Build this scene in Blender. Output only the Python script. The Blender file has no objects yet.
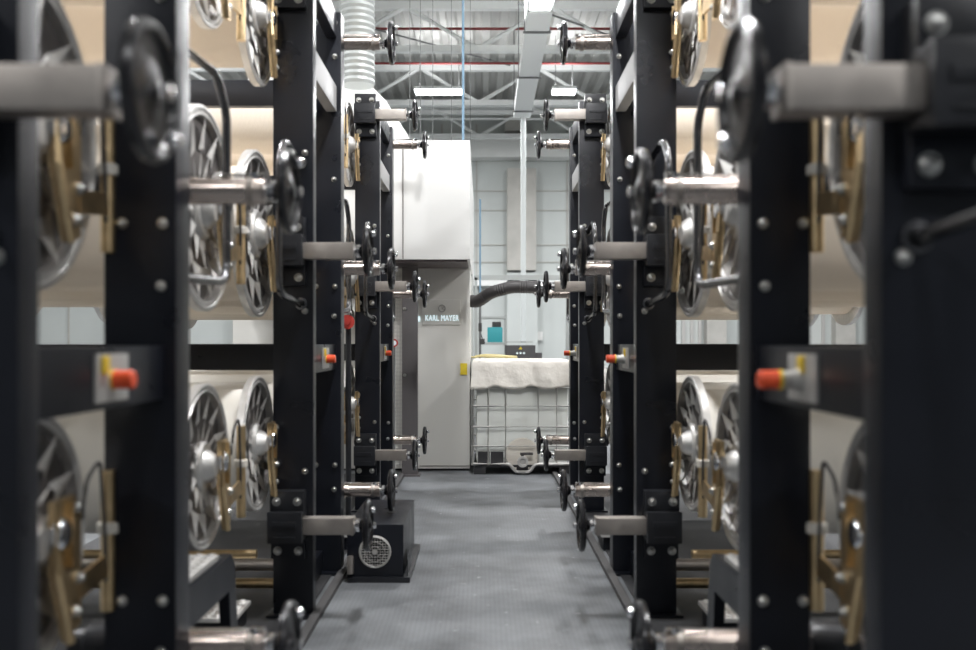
import bpy, bmesh, math, random
from mathutils import Vector, Matrix
random.seed(4)
PI = math.pi
C = bpy.context.scene.collection
scene = bpy.context.scene

# ------------------------------------------------------------ camera
CZ = 1.33                       # camera height above the floor
cd = bpy.data.cameras.new('camera')
cam = bpy.data.objects.new('camera', cd); C.objects.link(cam)
cam.location = (0, 0, CZ); cam.rotation_euler = (PI/2, 0, 0)
cd.lens = 35; cd.sensor_width = 36
cd.shift_x = 5/976; cd.shift_y = 18/976
cd.clip_start = 0.05; cd.clip_end = 200
cd.dof.use_dof = True; cd.dof.focus_distance = 8.0; cd.dof.aperture_fstop = 1.6
scene.camera = cam

# ------------------------------------------------------------ world, exposure
w = bpy.data.worlds.new('world'); scene.world = w; w.use_nodes = True
w.node_tree.nodes['Background'].inputs[0].default_value = (.75, .85, 1, 1)
w.node_tree.nodes['Background'].inputs[1].default_value = 0.4
scene.view_settings.view_transform = 'Standard'
scene.view_settings.look = 'None'
scene.view_settings.gamma = 1
scene.view_settings.use_curve_mapping = False
scene.view_settings.exposure = 0.15

LAMP_Z = CZ + 4.5
def lamp_light(x, y, sx, sy, p, z=LAMP_Z - .03, col=(.985, .985, 1)):
    l = bpy.data.lights.new('luminaire_light', 'AREA'); l.shape = 'RECTANGLE'
    l.size = sx; l.size_y = sy; l.energy = p; l.color = col
    o = bpy.data.objects.new('luminaire_light', l); C.objects.link(o)
    o.location = (x, y, z)
    return o
LAMPS = [(.3, -2.2, .34, .9), (.3, 3.6, .34, .9), (-4.5, -2.0, .3, .9), (4.5, -2.0, .3, .9), (-4.5, 3.8, .3, .9), (4.5, 3.8, .3, .9), (-3.9, 8.2, .3, .9), (.1, 8.2, .3, .9), (4.3, 8.2, .3, .9),  # opening pair, over the aisle, is added unseen to light the cabinet front
         (-3.8, 12.6, .3, .9), (.75, 12.5, .34, .9), (5.0, 12.6, .3, .9), (-9, 6, .3, .9), (9, 6, .3, .9), (-9, 14, .3, .9), (9, 14, .3, .9),
         (-5.2, 17.0, .86, .3), (-.78, 17.0, .86, .3), (1.45, 17.0, .40, .3), (5.6, 17.0, .86, .3)]       # x, y, size x, size y
for x, y, sx, sy in LAMPS:
    lamp_light(x, y, sx, sy, 80 if abs(x) < 1 and y < 0 else 260 if abs(x) < 1 and y < 5 else 125 if abs(x) < 1 and y < 10 else 165 if y > 12 or abs(x) > 8 else 190)
    u = lamp_light(x, y, sx, sy, 15, LAMP_Z+.09); u.rotation_euler = (PI, 0, 0)      # upward light added above each lamp to brighten the roof

# ------------------------------------------------------------ materials
def nm(name): 
    m = bpy.data.materials.new(name); m.use_nodes = True
    return m, m.node_tree.nodes, m.node_tree.links, m.node_tree.nodes['Principled BSDF']
def mat(name, col, rough=.5, metal=0., noise=None, bump=0., bscale=60, spec=None, emit=None, alpha=None, trans=None, coat=0):
    m, n, l, b = nm(name)
    b.inputs['Base Color'].default_value = (*col, 1)
    b.inputs['Roughness'].default_value = rough
    b.inputs['Metallic'].default_value = metal
    if spec is not None: b.inputs['Specular IOR Level'].default_value = spec
    if coat: b.inputs['Coat Weight'].default_value = coat; b.inputs['Coat Roughness'].default_value = .15
    if trans: b.inputs['Transmission Weight'].default_value = trans
    if emit:
        b.inputs['Emission Color'].default_value = (*emit[0], 1); b.inputs['Emission Strength'].default_value = emit[1]
    tc = n.new('ShaderNodeTexCoord')
    if noise:
        sc, amt = noise
        t = n.new('ShaderNodeTexNoise'); t.inputs['Scale'].default_value = sc; t.inputs['Detail'].default_value = 5
        l.new(tc.outputs['Object'], t.inputs['Vector'])
        r = n.new('ShaderNodeValToRGB')
        r.color_ramp.elements[0].position = .3; r.color_ramp.elements[1].position = .7
        r.color_ramp.elements[0].color = (*[c*(1-amt) for c in col], 1)
        r.color_ramp.elements[1].color = (*[min(1, c*(1+amt)) for c in col], 1)
        l.new(t.outputs['Fac'], r.inputs['Fac']); l.new(r.outputs['Color'], b.inputs['Base Color'])
        mr = n.new('ShaderNodeMapRange'); mr.inputs['To Min'].default_value = max(.02, rough-.1); mr.inputs['To Max'].default_value = min(1, rough+.12)
        l.new(t.outputs['Fac'], mr.inputs['Value']); l.new(mr.outputs['Result'], b.inputs['Roughness'])
    if bump:
        t2 = n.new('ShaderNodeTexNoise'); t2.inputs['Scale'].default_value = bscale
        l.new(tc.outputs['Object'], t2.inputs['Vector'])
        bp = n.new('ShaderNodeBump'); bp.inputs['Strength'].default_value = bump; bp.inputs['Distance'].default_value = .01
        l.new(t2.outputs['Fac'], bp.inputs['Height']); l.new(bp.outputs['Normal'], b.inputs['Normal'])
    return m
def wave_mat(name, col, rough, scale, axis, amt, metal=0., bump=.3):
    m, n, l, b = nm(name)
    b.inputs['Roughness'].default_value = rough; b.inputs['Metallic'].default_value = metal
    tc = n.new('ShaderNodeTexCoord'); wv = n.new('ShaderNodeTexWave')
    wv.bands_direction = axis; wv.inputs['Scale'].default_value = scale
    l.new(tc.outputs['Object'], wv.inputs['Vector'])
    r = n.new('ShaderNodeValToRGB')
    r.color_ramp.elements[0].color = (*[c*(1-amt) for c in col], 1); r.color_ramp.elements[1].color = (*col, 1)
    l.new(wv.outputs['Fac'], r.inputs['Fac']); l.new(r.outputs['Color'], b.inputs['Base Color'])
    bp = n.new('ShaderNodeBump'); bp.inputs['Strength'].default_value = bump; bp.inputs['Distance'].default_value = .01
    l.new(wv.outputs['Fac'], bp.inputs['Height']); l.new(bp.outputs['Normal'], b.inputs['Normal'])
    return m

M = {}
M['paint'] = mat('anthracite_paint', (.0065, .0078, .012), .30, noise=(5, .18), bump=.08, bscale=300, spec=.38)
M['beam_grey'] = mat('light_grey_beam', (.34, .34, .34), .45, noise=(6, .1))  # lighter grey than the other side beams
M['black'] = mat('black_cast_iron', (.012, .013, .016), .35, noise=(20, .2))
M['wheel'] = mat('black_handwheel_plastic', (.008, .008, .010), .27)
M['steel'] = mat('ground_steel', (.42, .385, .352), .46, 1., noise=(14, .08))
M['tube'] = mat('bright_steel_tube', (.44, .38, .34), .25, 1., noise=(9, .06))
M['chrome'] = mat('chrome', (.82, .82, .83), .12, 1.)
M['bolt'] = mat('zinc_bolt', (.50, .50, .48), .3, 1.)
M['cast'] = mat('cast_aluminium', (.66, .65, .63), .42, .75, noise=(25, .1))
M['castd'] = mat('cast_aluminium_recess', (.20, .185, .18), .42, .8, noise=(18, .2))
M['gold'] = mat('yellow_zinc_plate', (.66, .50, .29), .36, 1., noise=(16, .18))
M['pad'] = mat('white_nylon', (.58, .55, .49), .4)
M['yarn'] = wave_mat('beige_yarn', (.87, .775, .655), .75, 38, 'X', .08, bump=.15)
M['yarnp'] = wave_mat('pale_cream_yarn', (.86, .83, .76), .75, 38, 'X', .06, bump=.15)
M['red'] = mat('orange_red_cap', (.75, .09, .03), .35)
M['yellow'] = mat('yellow_plastic', (.75, .52, .04), .4)
M['wall'] = mat('pale_wall_panel', (.52, .55, .535), .7, noise=(1.2, .04))
M['wallw'] = mat('white_wall_panel', (.78, .79, .77), .7, noise=(1.2, .03))
M['backw'] = mat('dark_grey_wall', (.10, .11, .12), .8)
M['pil'] = mat('concrete_column', (.43, .42, .39), .8, noise=(3, .1))
M['cabw'] = mat('white_cabinet_paint', (.72, .72, .70), .5)
M['cabg'] = mat('beige_grey_cabinet_paint', (.66, .65, .61), .42)
M['cabd'] = mat('dark_cabinet_panel', (.10, .08, .08), .5)  # dark tone for the box underside and the panel joints
M['brown'] = mat('brown_grey_post_paint', (.10, .092, .094), .5)
M['truss'] = mat('white_truss_paint', (.82, .84, .83), .5)
M['pipe'] = mat('red_sprinkler_pipe', (.20, .028, .028), .5)
M['deck'] = mat('corrugated_roof_deck', (.50, .50, .48), .6, noise=(.8, .1))
M['duct'] = mat('galvanised_duct', (.42, .44, .43), .45, .5)
M['lamp'] = mat('lamp_diffuser', (.9, .95, 1), .4, emit=((.92, .97, 1), 9))
M['clear'] = mat('translucent_conduit', (.72, .76, .75), .35)
M['hose'] = mat('dark_rubber_hose', (.045, .042, .042), .5)
M['blue'] = mat('blue_hose', (.17, .28, .38), .5)
M['cable'] = mat('thin_grey_cable', (.16, .165, .165), .5)
M['plastic'] = mat('milky_tank_plastic', (.74, .76, .72), .35)
M['sheet'] = mat('crumpled_cream_sheet', (.82, .78, .71), .65, bump=.8, bscale=14)
M['galv'] = mat('galvanised_cage', (.50, .49, .47), .45, .5)
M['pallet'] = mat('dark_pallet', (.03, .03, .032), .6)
M['teal'] = mat('teal_plastic', (.04, .34, .38), .45)
M['ctrl'] = mat('dark_control_box', (.06, .058, .06), .5)
M['rubber'] = mat('floor_trim_rubber', (.07, .068, .068), .6, noise=(8, .2))
M['letter'] = mat('white_lettering', (.85, .95, .97), .5)
M['sign'] = mat('backlit_sign_letters', (.8, .95, 1), .5, emit=((.75, .93, 1), .75))
M['letterd'] = mat('grey_emblem', (.38, .38, .36), .5)
M['sticker'] = mat('yellow_sticker', (.72, .55, .03), .5)
M['tread'] = mat('bright_tread_metal', (.85, .83, .80), .4, .5)
M['glass'] = mat('window_glass', (.52, .54, .52), .25)
M['valve'] = mat('valve_recess_brown', (.64, .60, .53), .5)

def floor_mat():
    m, n, l, b = nm('dark_rubber_floor')
    tc = n.new('ShaderNodeTexCoord')
    t = n.new('ShaderNodeTexNoise'); t.inputs['Scale'].default_value = 2.1; t.inputs['Detail'].default_value = 7; t.inputs['Roughness'].default_value = .6
    l.new(tc.outputs['Object'], t.inputs['Vector'])
    r = n.new('ShaderNodeValToRGB'); e = r.color_ramp.elements
    e[0].position = .30; e[0].color = (.078, .083, .088, 1); e[1].position = .66; e[1].color = (.222, .234, .246, 1)
    l.new(t.outputs['Fac'], r.inputs['Fac'])
    # small pale scuffs
    v = n.new('ShaderNodeTexNoise'); v.inputs['Scale'].default_value = 14; v.inputs['Detail'].default_value = 2
    l.new(tc.outputs['Object'], v.inputs['Vector'])
    r2 = n.new('ShaderNodeValToRGB'); r2.color_ramp.elements[0].position = .69; r2.color_ramp.elements[1].position = .74
    r2.color_ramp.elements[1].color = (.5, .5, .5, 1)
    l.new(v.outputs['Fac'], r2.inputs['Fac'])
    mx = n.new('ShaderNodeMixRGB'); mx.inputs['Color2'].default_value = (.42, .44, .44, 1)
    l.new(r2.outputs['Color'], mx.inputs['Fac']); l.new(r.outputs['Color'], mx.inputs['Color1'])
    # diamond tread pattern
    mp = n.new('ShaderNodeMapping'); mp.inputs['Rotation'].default_value = (0, 0, PI/4); mp.inputs['Scale'].default_value = (60, 60, 60)
    l.new(tc.outputs['Object'], mp.inputs['Vector'])
    ck = n.new('ShaderNodeTexChecker'); ck.inputs['Scale'].default_value = 1
    l.new(mp.outputs['Vector'], ck.inputs['Vector'])
    mx2 = n.new('ShaderNodeMixRGB'); mx2.blend_type = 'MULTIPLY'; mx2.inputs['Fac'].default_value = .2
    l.new(mx.outputs['Color'], mx2.inputs['Color1']); l.new(ck.outputs['Color'], mx2.inputs['Color2'])
    l.new(mx2.outputs['Color'], b.inputs['Base Color'])
    bp = n.new('ShaderNodeBump'); bp.inputs['Strength'].default_value = .35; bp.inputs['Distance'].default_value = .004
    l.new(ck.outputs['Fac'], bp.inputs['Height']); l.new(bp.outputs['Normal'], b.inputs['Normal'])
    mr = n.new('ShaderNodeMapRange'); mr.inputs['To Min'].default_value = .34; mr.inputs['To Max'].default_value = .6
    l.new(t.outputs['Fac'], mr.inputs['Value']); l.new(mr.outputs['Result'], b.inputs['Roughness'])
    return m
M['floor'] = floor_mat()

# ------------------------------------------------------------ geometry helpers
def box(bm, c, s, bev=0., rot=None):
    r = bmesh.ops.create_cube(bm, size=1)
    vs = r['verts']
    for v in vs: v.co = Vector((v.co.x*s[0], v.co.y*s[1], v.co.z*s[2]))
    if bev:
        es = list({e for v in vs for e in v.link_edges})
        rr = bmesh.ops.bevel(bm, geom=es, offset=bev, segments=2, affect='EDGES', profile=.7)
        vs = list({v for f in rr['faces'] for v in f.verts} | {v for v in vs if v.is_valid})
    for v in vs:
        if rot is not None: v.co = rot @ v.co
        v.co += Vector(c)
def frame(d):
    d = d.normalized(); a = Vector((0, 0, 1)) if abs(d.z) < .9 else Vector((1, 0, 0))
    u = d.cross(a).normalized(); return u, u.cross(d).normalized()
def lathe(bm, o, axis, prof, seg=24):
    """prof: list of (distance along axis, radius)"""
    o = Vector(o); axis = Vector(axis).normalized(); u, v = frame(axis); rings = []
    for h, r in prof:
        if r < 1e-6: rings.append([bm.verts.new(o+axis*h)])
        else: rings.append([bm.verts.new(o+axis*h+(u*math.cos(2*PI*k/seg)+v*math.sin(2*PI*k/seg))*r) for k in range(seg)])
    for a, b in zip(rings, rings[1:]):
        for k in range(seg):
            k2 = (k+1) % seg
            if len(a) == 1 and len(b) == 1: continue
            if len(a) == 1: f = (a[0], b[k], b[k2])
            elif len(b) == 1: f = (a[k], b[0], a[k2])
            else: f = (a[k], b[k], b[k2], a[k2])
            bm.faces.new(f)
def cyl(bm, p0, p1, r, seg=16):
    p0 = Vector(p0); p1 = Vector(p1); L = (p1-p0).length
    lathe(bm, p0, p1-p0, [(0, 0), (0, r), (L, r), (L, 0)], seg)
def tube(bm, pts, r, seg=10, closed=False):
    pts = [Vector(p) for p in pts]; n = len(pts); rings = []; pu = None
    for i, p in enumerate(pts):
        if closed: d = pts[(i+1) % n]-pts[i-1]
        else: d = pts[min(i+1, n-1)]-pts[max(i-1, 0)]
        d.normalize()
        if pu is None: u, v = frame(d)
        else:
            u = (pu-d*pu.dot(d)).normalized(); v = d.cross(u)
        pu = u
        rr = r[i] if isinstance(r, (list, tuple)) else r
        rings.append([bm.verts.new(p+(u*math.cos(2*PI*k/seg)+v*math.sin(2*PI*k/seg))*rr) for k in range(seg)])
    pairs = list(zip(rings, rings[1:]))
    if closed: pairs.append((rings[-1], rings[0]))
    for a, b in pairs:
        for k in range(seg): bm.faces.new((a[k], b[k], b[(k+1) % seg], a[(k+1) % seg]))
    if not closed:
        bm.faces.new(list(reversed(rings[0]))); bm.faces.new(rings[-1])
def roundpath(pts, rad, n=5):
    pts = [Vector(p) for p in pts]; out = [pts[0]]
    for i in range(1, len(pts)-1):
        a, b, c = pts[i-1], pts[i], pts[i+1]
        d1 = (a-b).normalized(); d2 = (c-b).normalized()
        p, q = b+d1*rad, b+d2*rad
        for k in range(n+1):
            t = k/n; out.append(p*(1-t)**2+b*2*t*(1-t)+q*t*t)
    out.append(pts[-1]); return out
def prism(bm, poly, axis, a0, a1):
    """poly: 2D points; axis 'x' -> (y,z) polygon extruded in x, 'y' -> (x,z), 'z' -> (x,y)"""
    def P(p, a):
        return {'x': (a, p[0], p[1]), 'y': (p[0], a, p[1]), 'z': (p[0], p[1], a)}[axis]
    A = [bm.verts.new(P(p, a0)) for p in poly]; B = [bm.verts.new(P(p, a1)) for p in poly]
    n = len(poly)
    bm.faces.new(A); bm.faces.new(list(reversed(B)))
    for k in range(n): bm.faces.new((A[k], B[k], B[(k+1) % n], A[(k+1) % n]))
def obj(name, bm, m, parent=None, smooth=True, ang=38):
    bmesh.ops.recalc_face_normals(bm, faces=bm.faces)
    me = bpy.data.meshes.new(name); bm.to_mesh(me); bm.free()
    me.materials.append(m if not isinstance(m, str) else M[m])
    if smooth:
        me.shade_smooth(); me.set_sharp_from_angle(angle=math.radians(ang))
    o = bpy.data.objects.new(name, me); C.objects.link(o)
    if parent is not None: o.parent = parent
    return o
def B(): return bmesh.new()
def bxo(name, c, s, m, parent=None, bev=0., rot=None):
    bm = B(); box(bm, c, s, bev, rot); return obj(name, bm, m, parent)
def thing(name, label, cat, loc=(0, 0, 0), group=None):
    o = bpy.data.objects.new(name, None); C.objects.link(o); o.empty_display_size = .05
    o.location = loc; o['label'] = label; o['category'] = cat
    if group: o['group'] = group
    return o
def tag(o, label, cat, group=None, kind=None):
    o['label'] = label; o['category'] = cat
    if group: o['group'] = group
    if kind: o['kind'] = kind
    return o
def struct(name, bm, m, smooth=False):
    o = obj(name, bm, m, None, smooth); o['kind'] = 'structure'; return o
def copy_tree(o, parent=None):
    c = o.copy(); C.objects.link(c); c.parent = parent
    for ch in list(o.children): copy_tree(ch, c)
    return c
def X(u, s, y=4.5): return -.0715+.007*y+s*u     # lateral place, u measured from the aisle's centre line

F = 949.
def px(x, y, z):                 # photograph pixel at distance z -> point in the place (used for measuring only)
    return Vector(((x-483)*z/F, z, CZ+(343-y)*z/F))

# ------------------------------------------------------------ setting
bm = B(); box(bm, (0, 9, -.05), (26, 28, .1)); struct('floor', bm, 'floor')
bm = B(); box(bm, (0, 22.1, 3.6), (26, .2, 7.4)); wl = struct('wall_back', bm, 'wall')
bm = B(); box(bm, (-13.1, 9, 3.6), (.2, 28, 7.4)); struct('wall_left', bm, 'wallw')
bm = B(); box(bm, (13.1, 9, 3.6), (.2, 28, 7.4)); struct('wall_right', bm, 'wallw')
bm = B(); box(bm, (0, -5.1, 3.6), (26, .2, 7.4)); struct('wall_front', bm, 'backw')
bm = B(); poly = []
for k in range(88):
    x0 = -13.2+.3*k; poly += [(x0, 6.80), (x0+.12, 6.80), (x0+.16, 6.88), (x0+.26, 6.88)]
poly += [(13.2, 6.80), (13.2, 7.0), (-13.2, 7.0)]
prism(bm, poly, 'y', -5.2, 23.2); struct('ceiling', bm, 'deck')
# back wall details
ti = 1
def trim(c, s, m='wallw', bev=0):
    global ti
    bm = B(); box(bm, c, s, bev); struct('trim_%d' % ti, bm, m); ti += 1
trim((0, 21.75, CZ+4.43), (26, .5, .42), 'wallw')
trim((0, 21.85, 2.75), (26, .3, .22), 'wallw')
trim((.88, 21.8, 4.15), (.66, .4, 2.32), 'pil')
trim((.75, 21.8, CZ+5.1), (.5, .3, .5), 'pil')
trim((.9, 21.85, 1.5), (.7, .3, 2.9), 'wall')
for x in (-11, -8.2, -5.5, 3.4, 5.35, 8.3, 11.2):
    trim((x, 21.85, 3.2), (.45, .3, 6.4), 'pil')
for x in (-.15, -.95, 1.95, 2.75, 4.3, 6.4, 7.3, 9.4, -3, -4.2, -6.8, -9.6):
    trim((x, 21.985, 3.2), (.03, .03, 6.4), 'pil')
for zz in (3.2, 3.6, 4.4, 4.85):
    trim((0, 21.985, zz), (26, .03, .02), 'pil')
# windows in the back wall
for i, (x0, x1, z0, z1) in enumerate(((4.6, 5.05, .9, 2.0), (6.6, 7.9, .8, 2.3))):
    bm = B()
    for a, b, c, d in ((x0, x1, z0, z0+.07), (x0, x1, z1-.07, z1), (x0, x0+.07, z0, z1), (x1-.07, x1, z0, z1), ((x0+x1)/2-.03, (x0+x1)/2+.03, z0, z1)):
        box(bm, ((a+b)/2, 21.96, (c+d)/2), (b-a, .08, d-c))
    wo = struct('window_%d' % (i+1), bm, 'galv')
    bm = B(); box(bm, ((x0+x1)/2, 21.98, (z0+z1)/2), (x1-x0-.1, .02, z1-z0-.1)); g = obj('pane', bm, 'glass', wo)
# floor kerbs and the lower ground strips beside the aisle
for s, nme in ((-1, 'trim_90'), (1, 'trim_91')):
    bm = B(); box(bm, (X(.765, s), 5.2, .015), (.045, 8.8, .03), .005); struct(nme, bm, 'rubber')
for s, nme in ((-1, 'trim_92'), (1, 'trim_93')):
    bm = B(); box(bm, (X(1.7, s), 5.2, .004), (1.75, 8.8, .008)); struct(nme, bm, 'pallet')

# roof trusses
def truss(y, label, top=CZ+5.22, bot=CZ+4.55):
    t = thing('roof_truss', label, 'truss', (0, y, top), 'roof trusses')
    bm = B(); box(bm, (0, 0, 0), (26, .12, .12)); obj('top_chord', bm, 'truss', t)
    bm = B(); box(bm, (0, 0, bot-top), (26, .12, .10)); obj('bottom_chord', bm, 'truss', t)
    xs = -12.4; k = 0
    while xs < 12.2:
        a = (xs, 0, bot-top if k % 2 else 0); b = (xs+1.12, 0, 0 if k % 2 else bot-top)
        bm = B(); tube(bm, [a, b], .045, 6); obj('web_bar', bm, 'truss', t, False)
        xs += 1.12; k += 1
    return t
for y, lb in ((14.7, 'white lattice roof truss nearest in the photo, just above the first lamp'),
              (18.0, 'white lattice roof truss further back over the pair of far lamps'),
              (20.9, 'white lattice roof truss furthest back against the end wall')):
    truss(y, lb)
for y, z, lb in ((15.1, CZ+5.0, 'thin red sprinkler pipe running across under the roof, upper one'), (17.1, CZ+5.04, 'thin red sprinkler pipe running across under the roof, lower one')):
    bm = B(); cyl(bm, (-12.5, y, z), (12.5, y, z), .022, 10); tag(obj('sprinkler_pipe', bm, 'pipe'), lb, 'pipe', 'sprinkler pipes')
for x, lb in ((-1.2, 'slanting grey bracing rod left of centre under the roof'), (2.2, 'slanting grey bracing rod right of centre under the roof')):
    bm = B(); cyl(bm, (x-1.7, 13.4, CZ+4.8), (x+1.7, 17.6, CZ+5.15), .015, 6); tag(obj('bracing_rod', bm, 'cable'), lb, 'rod', 'roof bracing rods')

# lamps
LAMP_LABELS = ['added unseen behind the camera over the aisle', 'added unseen high over the aisle between the nearest frames', 'behind the camera on the left', 'behind the camera on the right', 'high over the nearest left frames', 'high over the nearest right frames',
    'high over the rear left frames', 'high over the aisle between the rear frames', 'high over the rear right frames', 'far to the left of the ribbed duct', 'brightest, at the top end of the hanging tray',
    'far to the right of the hanging tray', 'by the left side wall, nearer one', 'by the right side wall, nearer one', 'by the left side wall, further one', 'by the right side wall, further one',
    'in the far row behind the ribbed duct', 'glowing above the white machine box', 'small one just right of the hanging tray end', 'in the far row behind the right frames']
for (x, y, lx, ly), lb in zip(LAMPS, LAMP_LABELS):
    t = thing('ceiling_lamp', 'white strip ceiling lamp ' + lb, 'lamp', (x, y, LAMP_Z), 'strip lamps under the roof')
    bxo('lamp_housing', (0, 0, .035), (lx+.04, ly+.04, .05), 'truss', t, .01)
    bxo('diffuser', (0, 0, -.005), (lx, ly, .03), 'lamp', t)
    for k in (-.4, .4):
        bm = B(); cyl(bm, (k*lx, k*ly, .06), (k*lx, k*ly, 6.80-LAMP_Z), .006, 6); obj('hanger', bm, 'cable', t)

# hanging cable tray and conduit
t = thing('cable_tray', 'long pale overhead cable tray running away under the roof', 'cable tray', (.70, 0, CZ+4.05))
bm = B(); box(bm, (0, 14.3, 0), (.30, 5.4, .03)); box(bm, (-.14, 14.3, .08), (.02, 5.4, .16)); box(bm, (.14, 14.3, .08), (.02, 5.4, .16)); obj('tray', bm, 'truss', t)
for y in (12.3, 14.4, 16.5):
    bm = B()
    for sx in (-.16, .16): cyl(bm, (sx, y, -.02), (sx, y, 1.42), .008, 6)
    box(bm, (0, y, -.025), (.36, .04, .02)); obj('hanger', bm, 'cable', t)
bm = B(); box(bm, (.72, 16.95, (CZ+4.05)/2+.02), (.09, .07, CZ+4.03), .012)
tag(obj('drop_conduit', bm, 'clear'), 'pale vertical conduit dropping from the tray end to the floor', 'conduit')
bm = B(); box(bm, (0, 20.5, CZ+4.98), (6.5, .12, .08)); box(bm, (0, 20.5, CZ+4.84), (6.5, .05, .03))
for xx in (-3.2, 3.2): box(bm, (xx, 20.5, CZ+5.14), (.04, .04, .62))
tag(obj('pipe_rack', bm, 'truss'), 'pale horizontal pipe rack hung before the end wall', 'pipe rack')

# ventilation duct, corrugated
bm = B(); prof = []; zz = 0
L = 6.8-(CZ+2.6); n = 46
prof.append((0, 0)); 
for k in range(n):
    prof += [(L*k/n, .165), (L*(k+.5)/n, .180)]
prof += [(L, .165), (L, 0)]
lathe(bm, (-1.27, 9.6, CZ+2.6), (0, 0, 1), prof, 28)
tag(obj('ventilation_duct', bm, 'duct'), 'ribbed galvanised round ventilation duct rising to the roof', 'duct')

# ------------------------------------------------------------ machine cabinet at the end
t = thing('machine_cabinet', 'tall beige grey machine cabinet with white overhanging box above', 'machine cabinet', (-1.0, 10.6, 0))
def cb(name, x0, x1, y0, y1, z0, z1, m, bev=.006, par=None):
    return bxo(name, ((x0+x1)/2+1.0, (y0+y1)/2-10.6, (z0+z1)/2), (x1-x0, y1-y0, z1-z0), m, t if par is None else par, bev)
cb('cabinet_body', -2.6, -.135, 9.86, 12.6, .025, 2.11, 'cabg')
cb('plinth', -2.58, -.15, 9.9, 12.58, 0, .027, 'pallet')
cb('overhang_box', -2.6, -.125, 9.03, 12.9, 2.125, 3.26, 'cabw')
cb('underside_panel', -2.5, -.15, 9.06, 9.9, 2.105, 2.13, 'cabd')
cb('panel_joint', -.765, -.757, 9.022, 9.04, 2.13, 3.25, 'cabd', 0)
cb('side_frame', -.136, -.118, 11.0, 12.0, 0, 2.13, 'duct')
cb('sign_panel', -.63, -.235, 9.845, 9.862, 1.52, 1.78, 'cabg', .004)
cb('sticker', -.235, -.165, 9.845, 9.86, CZ-.33, CZ-.21, 'sticker', 0)
cb('door_joint', -.66, -.145, 9.853, 9.861, .05, .056, 'cabd', 0)
cv = bpy.data.curves.new('sign_curve', 'FONT'); cv.body = 'KARL MAYER'; cv.size = .085; cv.align_x = 'CENTER'; cv.extrude = .002; cv.offset = 0; cv.space_character = 1.12
tmp = bpy.data.objects.new('tmp', cv); C.objects.link(tmp)
dg = bpy.context.evaluated_depsgraph_get()
me = bpy.data.meshes.new_from_object(tmp.evaluated_get(dg)); bpy.data.objects.remove(tmp)
xs = [v.co.x for v in me.vertices]; zs = [v.co.y for v in me.vertices]
wd = max(xs)-min(xs); cx = (max(xs)+min(xs))/2
for v in me.vertices:
    v.co = Vector(((v.co.x-cx)*.345/wd, -v.co.z*1, v.co.y*.95))
me.materials.append(M['sign'])
so = bpy.data.objects.new('lettering', me); C.objects.link(so); so.parent = t
so.location = (-.425+1.0, 9.842-10.6, CZ+.232)
cb('logo_mark', -.675, -.655, 9.842, 9.86, CZ+.225, CZ+.275, 'sign', 0)
bm = B(); tube(bm, [(math.cos(a)*.035, 0, math.sin(a)*.035) for a in [2*PI*k/20 for k in range(20)]], .006, 6, True)
for a in (-.5, .5, 1.57): tube(bm, [(0, 0, 0), (math.cos(a)*.033, 0, math.sin(a)*.033)], .005, 5)
e = obj('emblem', bm, 'letterd', t); e.location = (-.425+1.0, 9.845-10.6, CZ+.36)

# white sloping enclosure further left
bm = B(); prism(bm, [(-2.6, 3.262), (-.80, 3.262), (-.80, CZ+2.25), (-1.07, CZ+2.68), (-1.54, CZ+3.15), (-2.6, CZ+4.2)], 'y', 10.5, 12.6)
tag(obj('sloping_enclosure', bm, 'cabw'), 'white enclosure with a sloping top standing on the cabinet behind the ribbed duct', 'enclosure')

# dark fence post and mesh
t = thing('fence_panel', 'brown grey guard fence post with wire mesh beside the cabinet', 'fence', (-.73, 9.5, 0))
bxo('post', (0, 0, (CZ+.76)/2), (.155, .09, CZ+.76), 'brown', t, .006)
bxo('foot', (0, 0, .01), (.2, .14, .02), 'brown', t)
for z in (CZ+.34, CZ-.32):
    bm = B(); lathe(bm, (-.05, -.045, z), (0, -1, 0), [(0, .018), (.01, .016), (.014, 0)], 10); obj('bolt', bm, 'bolt', t)
bm = B()
for k in range(9): cyl(bm, (-.1-.03*k, 0, .1), (-.1-.03*k, 0, CZ+.7), .003, 5)
for k in range(48): cyl(bm, (-.36, 0, .12+.04*k), (-.078, 0, .12+.04*k), .003, 5)
obj('wire_mesh', bm, 'galv', t)

# ------------------------------------------------------------ liquid container in a cage (1.0 x 1.2 m)
t = thing('liquid_container', 'caged white liquid container covered with a crumpled cream sheet', 'liquid container', (.398, 10.18, 0))
W, D0 = .5, .6
bm = B(); box(bm, (0, 0, .60), (.94, 1.12, 1.0), .07); 
tank = obj('tank', bm, 'plastic', t)
bm = B()
for i in range(3): box(bm, (-.43+.43*i, 0, .04), (.12, 1.16, .08), .008)
box(bm, (0, 0, .085), (.96, 1.16, .025), .006) 
obj('pallet_base', bm, 'pallet', t)
bm = B()
def cage_y(y):
    for z in (.29, .485, .695, .88): tube(bm, [(-.5, y, z), (.5, y, z)], .012, 8)
    for x in (-.5, -.345, -.17, .16, .345, .5): tube(bm, [(x, y, .10), (x, y, .89)], .012, 8)
    tube(bm, roundpath([(-.5, y, .11), (-.13, y, .11), (-.07, y, .03), (.07, y, .03), (.13, y, .11), (.5, y, .11)], .03), .016, 8)
cage_y(-.61); cage_y(.61)
for x in (-.51, .51):
    for z in (.105, .29, .485, .695, .88): tube(bm, [(x, -.6, z), (x, .6, z)], .010, 8)
    for y in (-.4, -.2, 0, .2, .4): tube(bm, [(x, y, .10), (x, y, .89)], .009, 8)
obj('cage', bm, 'galv', t)
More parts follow.
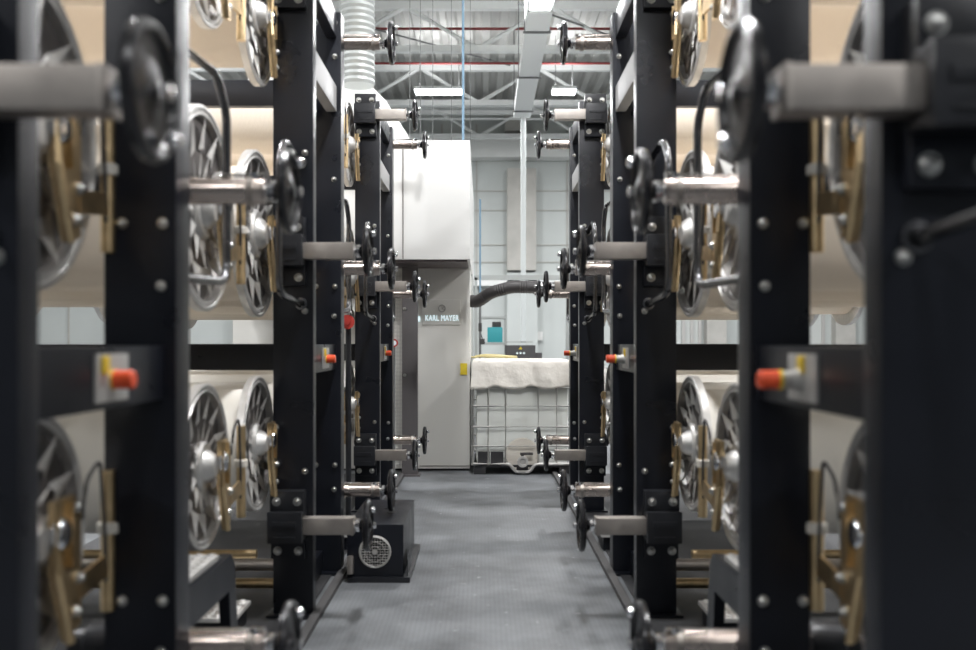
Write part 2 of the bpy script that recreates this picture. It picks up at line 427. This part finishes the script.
# sheet: a draped cover with folds
bm = B()
N = 110
def ring(z, off, amp, ph):
    out = []
    for k in range(N):
        a = k/N*4; side = int(a); f = a-side
        hw, hd = .515+off, .625+off
        P = [(-hw+2*hw*f, -hd), (hw, -hd+2*hd*f), (hw-2*hw*f, hd), (-hw, hd-2*hd*f)][side]
        w_ = amp*(math.sin(k*.9+ph)+.6*math.sin(k*2.3+ph*2)+.5*math.sin(k*.37+ph))
        out.append(bm.verts.new((P[0]*(1+w_), P[1]*(1+w_), z+(random.random()-.5)*.014*(amp > 0)-.030*abs(math.sin(k*.33+1))*max(0, (1.02-z)/.12))))
    return out
rs = [ring(.895, .002, .009, 1), ring(.92, .000, .009, 1.2), ring(.95, -.002, .008, 1.4), ring(.98, -.002, .007, 1.7), ring(1.01, -.004, .007, 2.1), ring(1.05, -.004, .005, 2.6), ring(1.09, -.006, .004, 3), ring(1.13, -.008, .002, 3), ring(1.148, -.014, .001, 3), ring(1.156, -.04, 0, 3)]
for a, b in zip(rs, rs[1:]):
    for k in range(N): bm.faces.new((a[k], a[(k+1) % N], b[(k+1) % N], b[k]))
bm.faces.new(rs[-1])
so = obj('cover_sheet', bm, 'sheet', t, True, 60)
sm = so.modifiers.new('thick', 'SOLIDIFY'); sm.thickness = .004
bm = B(); lathe(bm, (0, -.565, .20), (0, -1, 0), [(0, .17), (.010, .165), (.014, .15), (.006, .11), (.006, 0)], 32); obj('valve_recess', bm, 'valve', t)
bm = B(); lathe(bm, (0, -.57, .14), (0, -1, 0), [(0, 0), (0, .04), (.09, .04), (.09, .055), (.12, .055), (.12, .035), (.10, .03), (.10, 0)], 24); v = obj('outlet_valve', bm, 'galv', t)
bm = B(); box(bm, (.04, -.63, .215), (.13, .03, .025), .008); cyl(bm, (0, -.63, .16), (0, -.63, .215), .015, 10); obj('valve_handle', bm, 'hose', v)
bm = B(); box(bm, (-.39, -.574, .17), (.12, .02, .12)); obj('dark_label_plate', bm, 'pallet', t)
bm = B(); box(bm, (-.255, -.574, .17), (.13, .02, .12)); obj('dark_label_plate', bm, 'pallet', t)
bm = B(); tube(bm, roundpath([(-.12, 9.64, 1.185), (.12, 9.66, 1.195), (.26, 9.75, 1.19), (.35, 9.95, 1.182)], .08), .014, 8)
tube(bm, roundpath([(-.11, 9.68, 1.185), (.0, 9.70, 1.21), (.2, 9.78, 1.2), (.3, 10.1, 1.182)], .08), .012, 8)
M['ylw'] = mat('pale_yellow_hose', (.55, .47, .22), .5)
tag(obj('yellow_hose', bm, 'ylw'), 'loose yellow hose lying on top of the covered container', 'hose')

# black suction hose
bm = B(); pts = [(-.118, 9.97, CZ+.44), (-.05, 9.85, CZ+.43), (.08, 9.75, CZ+.52), (.3, 9.7, CZ+.575), (.52, 9.7, CZ+.57), (.85, 9.75, CZ+.55), (1.2, 9.9, CZ+.45)]
pp = roundpath(pts, .06, 6); fine = []
for a, b in zip(pp, pp[1:]):
    m_ = max(1, int((b-a).length/.012))
    for k in range(m_): fine.append(a.lerp(b, k/m_))
fine.append(pp[-1])
tube(bm, fine, [.062+.005*(k % 2) for k in range(len(fine))], 14)
tag(obj('suction_hose', bm, 'hose'), 'thick black ribbed hose running right from the cabinet side', 'hose')
bm = B(); box(bm, (.55, 13.5, CZ+.93), (1.35, .04, .07)); box(bm, (-.1, 13.5, (CZ+.93)/2), (.04, .04, CZ+.93)); box(bm, (1.2, 13.5, (CZ+.93)/2), (.04, .04, CZ+.93))
tag(obj('handrail', bm, 'duct'), 'pale grey horizontal rail crossing behind the black hose', 'rail')

# blue hoses / wires hanging
for x, y, z0, z1, r, lb in ((-.22, 10.5, 3.27, 6.8, .014, 'blue air hose hanging from the roof onto the white machine box'),
                            (-.04, 13.2, CZ+.55, CZ+2.0, .013, 'short blue upright hose right of the cabinet')):
    bm = B(); cyl(bm, (x, y, z0), (x, y, z1), r, 8); tag(obj('air_hose', bm, 'blue'), lb, 'hose', 'blue air hoses')
names = ['leftmost', 'second from left', 'middle', 'second from right', 'rightmost']
for k, x in enumerate((-.74, -.66, -.55, -.36, -.15)):
    bm = B(); cyl(bm, (x, 9.6+.4*k, 3.262), (x, 9.6+.4*k, 6.8), .003, 6); tag(obj('hanging_cable', bm, 'cable'), 'thin grey cable hanging above the white box, %s of five' % names[k], 'cable', 'cables above the white box')

# rack with teal crate
t = thing('utility_rack', 'grey metal rack holding a teal crate behind the container', 'rack', (.10, 14.0, 0))
bm = B()
for x in (-.15, .23):
    for y in (-.2, .2): box(bm, (x, y, .87), (.025, .025, 1.74))
obj('rack_frame', bm, 'duct', t)
for z in (.4, 1.32, 1.70): bxo('shelf', (.04, 0, z), (.41, .43, .03), 'duct', t)
bxo('teal_crate', (.175, 13.95, 1.335+.115), (.22, .3, .22), 'teal', None, .01)
tag(bpy.data.objects['teal_crate'], 'teal plastic crate standing on the grey rack', 'crate')
bxo('black_device', (.2, 13.95, 1.335+.22+.045), (.13, .2, .08), 'hose', None, .008)
tag(bpy.data.objects['black_device'], 'small black device lying on the teal crate', 'device')
t = thing('pipe_stand', 'thin dark upright pipe with fittings beside the rack', 'pipe', (-.04, 13.2, 0))
bm = B(); cyl(bm, (0, 0, 0), (0, 0, CZ+.55), .018, 10); obj('pipe', bm, 'cable', t)
bm = B(); box(bm, (0, 0, CZ+.22), (.05, .05, .12), .01); box(bm, (.03, 0, CZ+.02), (.07, .05, .08), .01); tube(bm, [(0, 0, CZ+.14), (.06, 0, CZ)], .015, 8); obj('fitting', bm, 'hose', t)
# control box
t = thing('control_box', 'dark grey control cabinet with yellow warning triangle behind the container', 'control box', (.5, 12.8, 0))
bxo('housing', (0, 0, .65), (.40, .3, 1.30), 'ctrl', t, .008)
bxo('side_box', (.245, 0, .6), (.09, .25, 1.20), 'ctrl', t, .005)
bxo('lid', (-.02, 0, CZ+.03-.017), (.36, .32, .02), 'duct', t)
bm = B(); prism(bm, [(-.025, 0), (.025, 0), (0, .042)], 'y', -.156, -.15); o_ = obj('warning_triangle', bm, 'sticker', t, False); o_.location = (0, 0, CZ-.085)
for k in range(3):
    bm = B(); cyl(bm, (-.045+.045*k, -.165, CZ-.135), (-.045+.045*k, -.149, CZ-.135), .014, 12); obj('button', bm, 'letter', t)
bxo('wall_hook_box', (1.28, 21.95, CZ+.16), (.2, .1, .2), 'cabw'); tag(bpy.data.objects['wall_hook_box'], 'small pale box on the end wall above the container', 'box')

# ------------------------------------------------------------ creel frames
ORD = {0: 'nearest', 1: 'middle', 2: 'rear'}
SQ = [1.66, 4.54, 7.39]; RD = [2.75, 5.62, 8.50]
SIDE = {-1: 'left', 1: 'right'}
TOP = CZ+1.90
def bolt_bm(bm, p, d=(0, -1, 0), r=.018):
    lathe(bm, p, d, [(0, 0), (0, r*1.25), (.004, r*1.25), (.004, r), (.013, r*.85), (.018, r*.4), (.019, 0)], 12)
def make_frame(i, s):
    t = thing('creel_frame', '%s dark steel creel frame on the %s side of the aisle' % ({0: 'closest', 1: 'middle', 2: 'furthest'}[i], SIDE[s]), 'machine frame', (X(.86, s, SQ[i]), (SQ[i]+RD[i])/2, 0), 'creel frames')
    ox, oy = X(.86, s, SQ[i]), (SQ[i]+RD[i])/2
    ys, yr = SQ[i]+.115-oy, RD[i]-.11-oy
    def xx(u): return X(u, s, SQ[i])-ox
    for y, u0, kind in ((ys, (.778, .782, .790 if s < 0 else .775)[i], 'sq'), (yr, .775 if s < 0 else .785, 'rd')):
        dp = .08 if kind == 'sq' else .125
        pw = .165 if (kind == 'rd' and s > 0) else .195
        bm = B(); box(bm, (xx(u0+pw/2), y-(.0625-dp/2), TOP/2+.01), (pw, dp, TOP-.02), .006)
        up = obj('upright', bm, 'paint', t)
        bm = B(); box(bm, (xx(u0+.1), y, .01), (.24, .2, .02), .003); obj('foot_plate', bm, 'paint', up)
        if kind == 'rd':
            hs = [(1.87-.03, 2), (1.646, 2), (.94, 1), (.325, 2), (.155, 1), (-.70, 2), (-.78-.06, 1), (-1.02, 2)]
        else:
            hs = [(.92, 1), (.155, 1), (-.62, 1)]
        for h, n_ in hs:
            for u in ((u0+.035, u0+.145) if n_ == 2 else (u0+.04,)):
                bm = B(); bolt_bm(bm, (xx(u), y-.0625, CZ+h), r=.0125); obj('bolt', bm, 'bolt', up)
    yc, ln = (ys+yr)/2, (yr-ys)-.125
    for h, m, u in ((1.825, 'paint', .80), (1.40, 'beam_grey', .80), (-.08, 'paint', .805)):
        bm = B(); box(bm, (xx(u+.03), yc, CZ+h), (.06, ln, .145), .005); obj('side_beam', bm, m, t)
    bm = B(); box(bm, (xx(.93), yc, .08), (.1, ln, .12), .005); obj('side_beam', bm, 'paint', t)
    for h in (1.40, -.08):
        bm = B(); box(bm, (xx(.905+.9), yr-.17, CZ+h), (1.8, .06, .145), .005); obj('cross_beam', bm, 'paint', t)
    # outer uprights carrying the far ends
    bm = B(); box(bm, (xx(2.76), yr-.17, TOP/2), (.12, .12, TOP), .007); obj('outer_upright', bm, 'paint', t)
    for u, h in ((1.5, .3), (1.45, .42)): pass
    return t
for i in range(3):
    for s in (-1, 1): make_frame(i, s)

# handwheel, axis along x, local origin at the hub's outer end, pointing +x (towards the aisle for s=-1)
def wheel_parts(parent, x, d, ang, y=0, z=0):
    """d = +1/-1 direction of the aisle"""
    bm = B(); R = .118
    prof = [(-.056, 0), (-.056, .018), (-.034, .026), (-.018, .052), (-.012, .085), (-.012, .102), (-.017, .110), (-.013, .121), (-.002, .125), (.009, .121), (.012, .112),
            (.008, .104), (.000, .100), (.000, .065), (.008, .030), (.014, .020), (.014, 0)]
    lathe(bm, (x, y, z), (d, 0, 0), prof, 36); wv = obj('handwheel', bm, 'wheel', parent)
    bm = B(); cyl(bm, (x-d*.075, y, z), (x-d*.028, y, z), .017, 14); lathe(bm, (x-d*.06, y, z), (d, 0, 0), [(0, .017), (.002, .032), (.018, .032), (.020, .017)], 16); obj('spindle', bm, 'chrome', wv)
    a = ang; cy, cz = y+math.cos(a)*.088, z+math.sin(a)*.088
    bm = B(); lathe(bm, (x+d*.006, cy, cz), (d, 0, 0), [(0, .008), (.004, .008), (.006, .013), (.020, .016), (.030, .012), (.033, 0)], 14); obj('crank_knob', bm, 'chrome', wv)
    bm = B(); lathe(bm, (x+d*.030, y, z), (d, 0, 0), [(-.008, .016), (.004, .016), (.007, .010), (.007, 0)], 16); obj('hub_cap', bm, 'chrome', wv)
    return wv
LV = {'upper': CZ+1.775, 'mid': CZ+.439, 'lower': CZ-.872}
HT = {'upper': 'at the top', 'mid': 'at head height', 'lower': 'near the floor'}
def square_bar(i, s, lv):
    y = SQ[i]; z = LV[lv]; d = -s
    t = thing('square_guide_bar', 'square steel bar with handwheel clamped %s on the %s %s post' % (HT[lv], {0: 'nearest', 1: 'middle', 2: 'rear'}[i], SIDE[s]), 'clamp bar', (X(.578+(.012 if (i, s) == (0, -1) else 0), s, y), y, z), 'square bars with handwheels')
    bl = .955-.578
    bm = B(); box(bm, (s*bl/2, 0, 0), (bl, .079, .079), .005); obj('square_bar', bm, 'steel', t)
    bm = B(); box(bm, (s*.004, 0, 0), (.012, .083, .083), .003); obj('end_cap', bm, 'steel', t)
    uc = (.765+.115+.016)-.578
    bm = B(); box(bm, (s*uc, -.058, 0), (.165, .032, .15), .008); box(bm, (s*uc, 0, .055), (.165, .14, .028), .005); box(bm, (s*uc, 0, -.055), (.165, .11, .025), .005)
    box(bm, (s*uc, -.076, -.045), (.10, .006, .008), .002); box(bm, (s*uc, -.076, .015), (.11, .006, .03), .002)
    clb = obj('clamp_block', bm, 'black', t)
    bm = B(); box(bm, (s*uc, .02, .115), (.165, .066, .10), .006); obj('clamp_plate', bm, 'black', clb)
    bm = B(); box(bm, (s*uc, .032, -.115), (.165, .04, .10), .006); obj('clamp_plate', bm, 'paint', clb)
    for du in (-.05, .05):
        for dz in (.115, -.125):
            bm = B(); bolt_bm(bm, (s*(uc+du), -.013 if dz > 0 else .012, dz), r=.017); obj('bolt', bm, 'bolt', clb)
    wheel_parts(t, d*.07, d, {0: -1.0, 1: 2.0, 2: .8}[i]-(.6 if s > 0 else 0))
    return t
def round_bar(i, s, lv):
    y = RD[i]; z = LV[lv]; d = -s
    t = thing('round_guide_tube', 'round bright steel tube with handwheel %s on the %s %s post' % (HT[lv], {0: 'second', 1: 'fourth', 2: 'sixth'}[i], SIDE[s]), 'guide tube', (X(.578, s, y), y, z), 'round tubes with handwheels')
    bl = 1.14-.578
    bm = B(); lathe(bm, (0, 0, 0), (s, 0, 0), [(0, 0), (0, .034), (.006, .038), (bl, .038), (bl, 0)], 24); obj('tube', bm, 'tube', t)
    bm = B(); lathe(bm, (s*.03, 0, 0), (s, 0, 0), [(0, .0385), (.0, .043), (.018, .043), (.018, .0385)], 24); obj('collar', bm, 'steel', t)
    bm = B(); tube(bm, [(s*.0, -.012, .045), (s*.38, -.012, .045)], .008, 8); box(bm, (s*.03, -.012, .042), (.02, .02, .02), .003); obj('scale_rod', bm, 'chrome', t)
    us = .95-.578
    bm = B(); box(bm, (s*.30, -.022, 0), (.10, .05, .12), .01); obj('tube_holder', bm, 'black', t)
    bm = B(); lathe(bm, (s*(us+.04), 0, 0), (s, 0, 0), [(0, .037), (0, .060), (.015, .068), (.09, .068), (.10, .055), (.14, .05), (.14, .037)], 24); obj('sleeve', bm, 'black', t)
    wheel_parts(t, d*.07, d, {0: 1.4, 1: 1.9, 2: 1.0}[i])
    return t
for i in range(3):
    for s in (-1, 1):
        for lv in ('upper', 'mid', 'lower'):
            square_bar(i, s, lv)
            round_bar(i, s, lv)

# bent guard bows
def bow(y0, dirn, s, label, top=CZ+.90, bot=CZ+.21):
    dep = .50 if dirn < 0 else .60 if s < 0 else .78
    x = X(.84, s, y0); a = y0
    bm = B()
    pts = roundpath([(x, a, top-.03), (x, a+dirn*(dep-.12), top), (x, a+dirn*dep, top-.10), (x, a+dirn*dep, bot+.03), (x, a+dirn*(dep-.06), bot), (x, a, bot-.02)], .05)
    tube(bm, pts, .0155, 12)
    for zz in (top-.03, bot-.02): lathe(bm, (x, a, zz), (0, dirn, 0), [(0, .03), (.01, .03), (.012, .02)], 14)
    return tag(obj('guard_bow', bm, 'steelbow'), label, 'guard bow', 'bent guard bows')
M['steelbow'] = mat('dark_polished_steel', (.13, .13, .135), .26, 1.)
for i in range(3):
    for s in (-1, 1):
        if True:
            bow(SQ[i]+.052, -1, s, 'C shaped steel bow on the front of the %s %s post' % ({0: 'nearest', 1: 'middle', 2: 'rear'}[i], SIDE[s]))
        bow(RD[i]-.047, 1, s, 'C shaped steel bow on the back of the %s %s post' % ({0: 'second', 1: 'fourth', 2: 'sixth'}[i], SIDE[s]))

# light barrier sensors on the side beams
for i in range(3):
    for s in (-1, 1):
        d = -s; y = RD[i]-.55; xb = X(.805, s, SQ[i])
        t = thing('light_sensor', 'red capped light sensor on the %s %s side beam' % ({0: 'nearest', 1: 'middle', 2: 'rear'}[i], SIDE[s]), 'sensor', (xb, y, CZ-.08), 'red capped sensors')
        bxo('mounting_plate', (d*.004, 0, 0), (.008, .19, .11), 'galv', t, .002)
        bxo('warning_tab', (d*.012, -.055 if s < 0 else -.01, .03), (.008, .035, .04), 'yellow', t, .002)
        k = .0 if s < 0 else .05
        if s > 0:
            bm = B(); lathe(bm, (d*.008, 0, -.005), (d, 0, 0), [(0, .026), (.02, .026), (.02, .021), (.05, .021), (.05, .017)], 18); obj('body', bm, 'galv', t)
        bm = B(); lathe(bm, (d*(.010+k), 0, -.005), (d, 0, 0), [(0, 0), (0, .022), (.042, .022), (.047, .018), (.047, 0)], 18); obj('cap', bm, 'red', t)
        bm = B(); lathe(bm, (d*(.004+k), 0, -.005), (d, 0, 0), [(0, .02), (0, .024), (.008, .024), (.008, .02)], 18); obj('ring', bm, 'yellow', t)

# ------------------------------------------------------------ yarn beams
def flange_meshes(R):
    """mesh data: rim, recess disc, star ribs, hub ; axis +x is the outward (visible) side at x=0"""
    out = {}
    bm = B(); lathe(bm, (0, 0, 0), (1, 0, 0), [(-.035, R*.90), (-.035, R), (-.004, R), (.0, R*.985), (0, R*.965), (-.008, R*.955), (-.008, R*.925), (-.002, R*.915), (-.002, R*.90), (-.035, R*.90)], 64)
    out['rim'] = bm
    bm = B(); lathe(bm, (-.030, 0, 0), (1, 0, 0), [(-.004, 0), (-.004, R*.905), (0, R*.905), (0, 0)], 64)
    out['web'] = bm
    bm = B(); n = 13
    def pt(r, a, x): return (x, math.cos(a)*r, math.sin(a)*r)
    def tri(*p): bm.faces.new([bm.verts.new(q) for q in p])
    h = PI/n
    for j, (r0, r1, off) in enumerate(((.30, .60, 0), (.57, .91, h))):
        for k in range(n):
            a = 2*PI*k/n+off; ap = pt(R*r1, a, -.004); m_ = pt(R*(r0+.02), a+h*.1, -.012)
            # folded triangular plates with dark recesses left between
            tri(pt(R*r0, a-h*.98, -.028), m_, ap); tri(m_, pt(R*r0, a+h*.9, -.018), ap)
    out['ribs'] = bm
    bm = B(); lathe(bm, (-.03, 0, 0), (1, 0, 0), [(0, R*.30), (.018, R*.30), (.028, R*.27), (.028, R*.20), (.05, R*.17), (.066, R*.12), (.066, 0)], 40)
    out['hub'] = bm
    return out
ROWS = {'top': (CZ+1.52, .32, 'beige', .235), 'middle': (CZ+.505, .385, 'beige', .31), 'bottom': (CZ-.465, .312, 'pale cream', .25)}
COLS = [2.2, 3.58, 4.40, 5.18, 6.45, 7.27, 8.05]
SKIP = {('top', 0), ('top', 3), ('top', 6)}
CN = ['first', 'second', 'third', 'fourth', 'fifth', 'sixth', 'seventh']
PROTO = {}
def make_beam(row):
    z, R, cname, ry = ROWS[row]; Ln = 1.45
    t = bpy.data.objects.new('yarn_spool', None); C.objects.link(t); t.empty_display_size = .05
    bm = B(); lathe(bm, (-.034, 0, 0), (-1, 0, 0), [(0, ry), (Ln*.5, ry*.997), (Ln, ry)], 64); obj('yarn_winding', bm, 'yarnp' if row == 'bottom' else 'yarn', t)
    fm = flange_meshes(R)
    f = obj('flange', fm['rim'], 'cast', t)
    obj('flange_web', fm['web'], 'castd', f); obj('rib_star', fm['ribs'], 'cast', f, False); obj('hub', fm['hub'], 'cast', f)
    bm = B(); lathe(bm, (-.034-Ln, 0, 0), (-1, 0, 0), [(0, 0), (0, R), (.03, R), (.035, R*.9), (.02, R*.88), (.02, .1), (.05, .08), (.05, 0)], 48); obj('flange', bm, 'cast', t)
    bm = B(); cyl(bm, (-Ln-.2, 0, 0), (-Ln-.05, 0, 0), .035, 16); obj('shaft', bm, 'steel', t)
    return t
for row in ROWS: PROTO[row] = make_beam(row)
used = set()
for s in (-1, 1):
    for ci, y in enumerate(COLS):
        for row, (z, R, cname, ry) in ROWS.items():
            if (row, ci) in SKIP: continue
            if row in used: o = copy_tree(PROTO[row])
            else: o = PROTO[row]; used.add(row)
            o.location = (X(.995, s, y), y, z)
            # beam is modelled with its face towards +x; turn it for the right hand side
            o.rotation_euler = (random.uniform(0, .4), 0, 0) if s < 0 else (random.uniform(0, .4), 0, PI)
            o['label'] = '%s yarn spool with cast flange, %s row on the %s, %s from the camera' % (cname, row, SIDE[s], CN[ci])
            o['category'] = 'yarn spool'; o['group'] = 'yarn spools in the creel'

# gold brackets that carry the beams
def make_bracket(dirn):
    t = bpy.data.objects.new('spool_bracket', None); C.objects.link(t); t.empty_display_size = .05
    g = dirn
    bm = B()
    prism(bm, [(.03*g, .09), (.15*g, .09), (.19*g, .04), (.19*g, -.24), (.10*g, -.26), (.03*g, -.08)], 'x', -.004, .006)
    tube(bm, [(.018, .03*g, .09), (.018, .03*g, -.08), (.018, .10*g, -.26)], .012, 6); box(bm, (.014, .11*g, -.0), (.02, .012, .16), .003)
    obj('bracket_plate', bm, 'gold', t)
    bm = B(); cyl(bm, (.0, .375*g, -.26), (.0, .375*g, .12), .019, 14); prism(bm, [(.18*g, -.12), (.37*g, -.10), (.37*g, -.16), (.18*g, -.18)], 'x', -.002, .008); obj('bracket_arm', bm, 'gold', t)
    bm = B(); lathe(bm, (.0, .375*g, -.05), (0, 0, 1), [(0, 0), (0, .028), (.026, .028), (.030, .024), (.030, 0)], 20); obj('pad', bm, 'pad', t)
    bm = B(); lathe(bm, (.006, 0.06*g, .01), (1, 0, 0), [(0, .04), (.012, .04), (.02, .032), (.024, 0)], 20); obj('bearing_cap', bm, 'chrome', t)
    for (a, b) in ((.17*g, -.12), (.15*g, -.2), (.15*g, .06)):
        bm = B(); bolt_bm(bm, (.006, a, b), (1, 0, 0), .014); obj('bolt', bm, 'bolt', t)
    bm = B(); tube(bm, roundpath([(.008, .19*g, .02), (.012, .21*g, .12), (.01, .30*g, .16), (.01, .33*g, -.05), (.0, .365*g, -.2)], .03), .005, 6); obj('cable', bm, 'hose', t)
    return t
BR = {1: make_bracket(1), -1: make_bracket(-1)}
ub = set()
for s in (-1, 1):
    for ci, y in enumerate(COLS):
        dirn = 1
        for row, (z, R, cname, ry) in ROWS.items():
            if (row, ci) in SKIP: continue
            dd = dirn if s < 0 else -dirn      # rotated by pi about z flips y
            if dd in ub: o = copy_tree(BR[dd])
            else: o = BR[dd]; ub.add(dd)
            o.location = (X(.962, s, y), y, z); o.rotation_euler = (0, 0, 0) if s < 0 else (0, 0, PI)
            o['label'] = 'gold plated bracket holding the %s row spool on the %s, %s from the camera' % (row, SIDE[s], CN[ci])
            o['category'] = 'bracket'; o['group'] = 'gold spool brackets'

# ------------------------------------------------------------ steps between the frames
def step(y, u, s, label):
    t = thing('tread_step', label, 'step', (X(u, s), y, 0), 'tread steps')
    bm = B(); n = 0
    box(bm, (s*.0, 0, .10), (.20, .30, .02), .003)
    for a in range(4):
        for b in range(6):
            lathe(bm, (s*0-.07+.046*a, -.12+.048*b, .11), (0, 0, 1), [(0, .018), (.010, .012), (.010, 0)], 8)
    obj('studded_tread', bm, 'tread', t)
    bm = B()
    box(bm, (0, 0, .049), (.17, .26, .082), .004); obj('step_base', bm, 'paint', t)
    return t
for y, u, s, lb in ((4.35, 1.16, -1, 'bright studded floor tread behind the second left post'), (4.35, 1.16, 1, 'bright studded floor tread behind the second right post'),
                 (6.2, .895, 1, 'bright studded floor tread behind the fourth right post'), (6.2, .895, -1, 'bright studded floor tread behind the fourth left post')):
    step(y, u, s, lb)
def bracket_stand(s, label):
    t = thing('angled_stand', label, 'stand', (X(.90, s), 3.27, 0), 'angled dark stands')
    bm = B(); prism(bm, [(-.30, .43), (-.30, .56), (.20, .56), (.25, .51), (.33, .02), (.23, .02), (.17, .43), (-.2, .43)], 'x', -.02, .02); obj('side_plate', bm, 'paint', t)
    bm = B(); box(bm, (s*.10, -.11, .575), (.22, .36, .02), .003)
    for a in range(5):
        for b in range(8): lathe(bm, (s*.10-.09+.045*a, -.27+.046*b, .585), (0, 0, 1), [(0, .015), (.006, .011), (.006, 0)], 8)
    obj('perforated_tread', bm, 'galv', t)
    bm = B(); box(bm, (0, .28, .01), (.12, .16, .02), .003); obj('foot', bm, 'paint', t)
    bm = B(); box(bm, (0, -.28, .225), (.035, .035, .42), .003); box(bm, (0, -.28, .01), (.12, .1, .02)); obj('leg', bm, 'paint', t)
for s in (-1, 1): bracket_stand(s, 'dark angled stand with studded top between the %s posts' % SIDE[s])
for s in (-1, 1):
    for k, (y, z, r) in enumerate(((4.75, .22, .03), (4.78, .12, .025), (4.36, .36, .02))):
        bm = B(); cyl(bm, (X(1.0, s), y, z), (X(2.6, s), y, z), r, 14)
        tag(obj('cross_tube', bm, 'gold' if k else 'steel'), '%s cross tube near the floor behind the middle %s post' % (['thick grey', 'lowest gold', 'thin upper gold'][k], SIDE[s]), 'tube', 'low cross tubes')
# red valve wheel seen between the left posts
M['redd'] = mat('dull_red_plastic', (.45, .04, .03), .5)
t = thing('red_valve', 'red valve knob glimpsed between the middle and rear left posts', 'valve', px(348, 322, 6.6))
bm = B(); lathe(bm, (0, 0, 0), (0, -1, 0), [(0, 0), (0, .045), (.03, .05), (.03, .02), (.05, .02), (.05, 0)], 18); obj('knob', bm, 'redd', t)
hz = px(348, 322, 6.6).z
bm = B(); cyl(bm, (0, .02, 0), (0, .02, -hz), .02, 10); obj('stem', bm, 'black', t)
t = thing('hand_signal', 'red and white round tag glimpsed beside the rear left post', 'sign', px(394, 343, 9.2))
bm = B(); lathe(bm, (0, 0, 0), (0, -1, 0), [(0, 0), (0, .04), (.01, .04), (.01, .025)], 20); obj('ring', bm, 'redd', t)
bm = B(); cyl(bm, (0, -.012, 0), (0, .0, 0), .025, 18); obj('centre', bm, 'letter', t)
bm = B(); cyl(bm, (0, .012, -px(394, 343, 9.2).z), (0, .012, .03), .012, 8); obj('stem', bm, 'cable', t)

# ------------------------------------------------------------ motor box on the floor
t = thing('motor_box', 'low black motor housing with round fan grille on the left floor', 'motor housing', (-.60, 5.7, 0))
bxo('housing', (0, 0, .175), (.315, .84, .29), 'paint', t, .006)
bxo('base_plate', (.02, 0, .015), (.35, .88, .03), 'black', t, .004)
bm = B(); lathe(bm, (-.0, -.422, .17), (0, -1, 0), [(0, .09), (.012, .09), (.016, .082), (.010, .078)], 28); g = obj('fan_ring', bm, 'galv', t)
bm = B(); cyl(bm, (0, -.423, .17), (0, -.421, .17), .08, 24); obj('fan_back', bm, 'black', g)
bm = B()
for k in range(-5, 6):
    h = math.sqrt(max(0, .08**2-(k*.0145)**2))
    tube(bm, [(k*.0145, -.432, .17-h), (k*.0145, -.432, .17+h)], .0024, 4); tube(bm, [(-h, -.434, .17+k*.0145), (h, -.434, .17+k*.0145)], .0024, 4)
for r in (.03, .055): tube(bm, [(math.cos(a)*r, -.435, .17+math.sin(a)*r) for a in [2*PI*q/20 for q in range(20)]], .0022, 5, True)
cyl(bm, (0, -.44, .17), (0, -.428, .17), .014, 12)
obj('grille', bm, 'galv', g)
bxo('corner_bracket', (.178, -.25, .075), (.004, .3, .09), 'black', t)
bm = B(); lathe(bm, (.06, -.05, .32), (0, 0, 1), [(0, .035), (.004, .033), (.004, 0)], 18); obj('lid_plug', bm, 'black', t)
bxo('gear_housing', (-.135, -.44, .10), (.035, .04, .10), 'steel', t, .01)
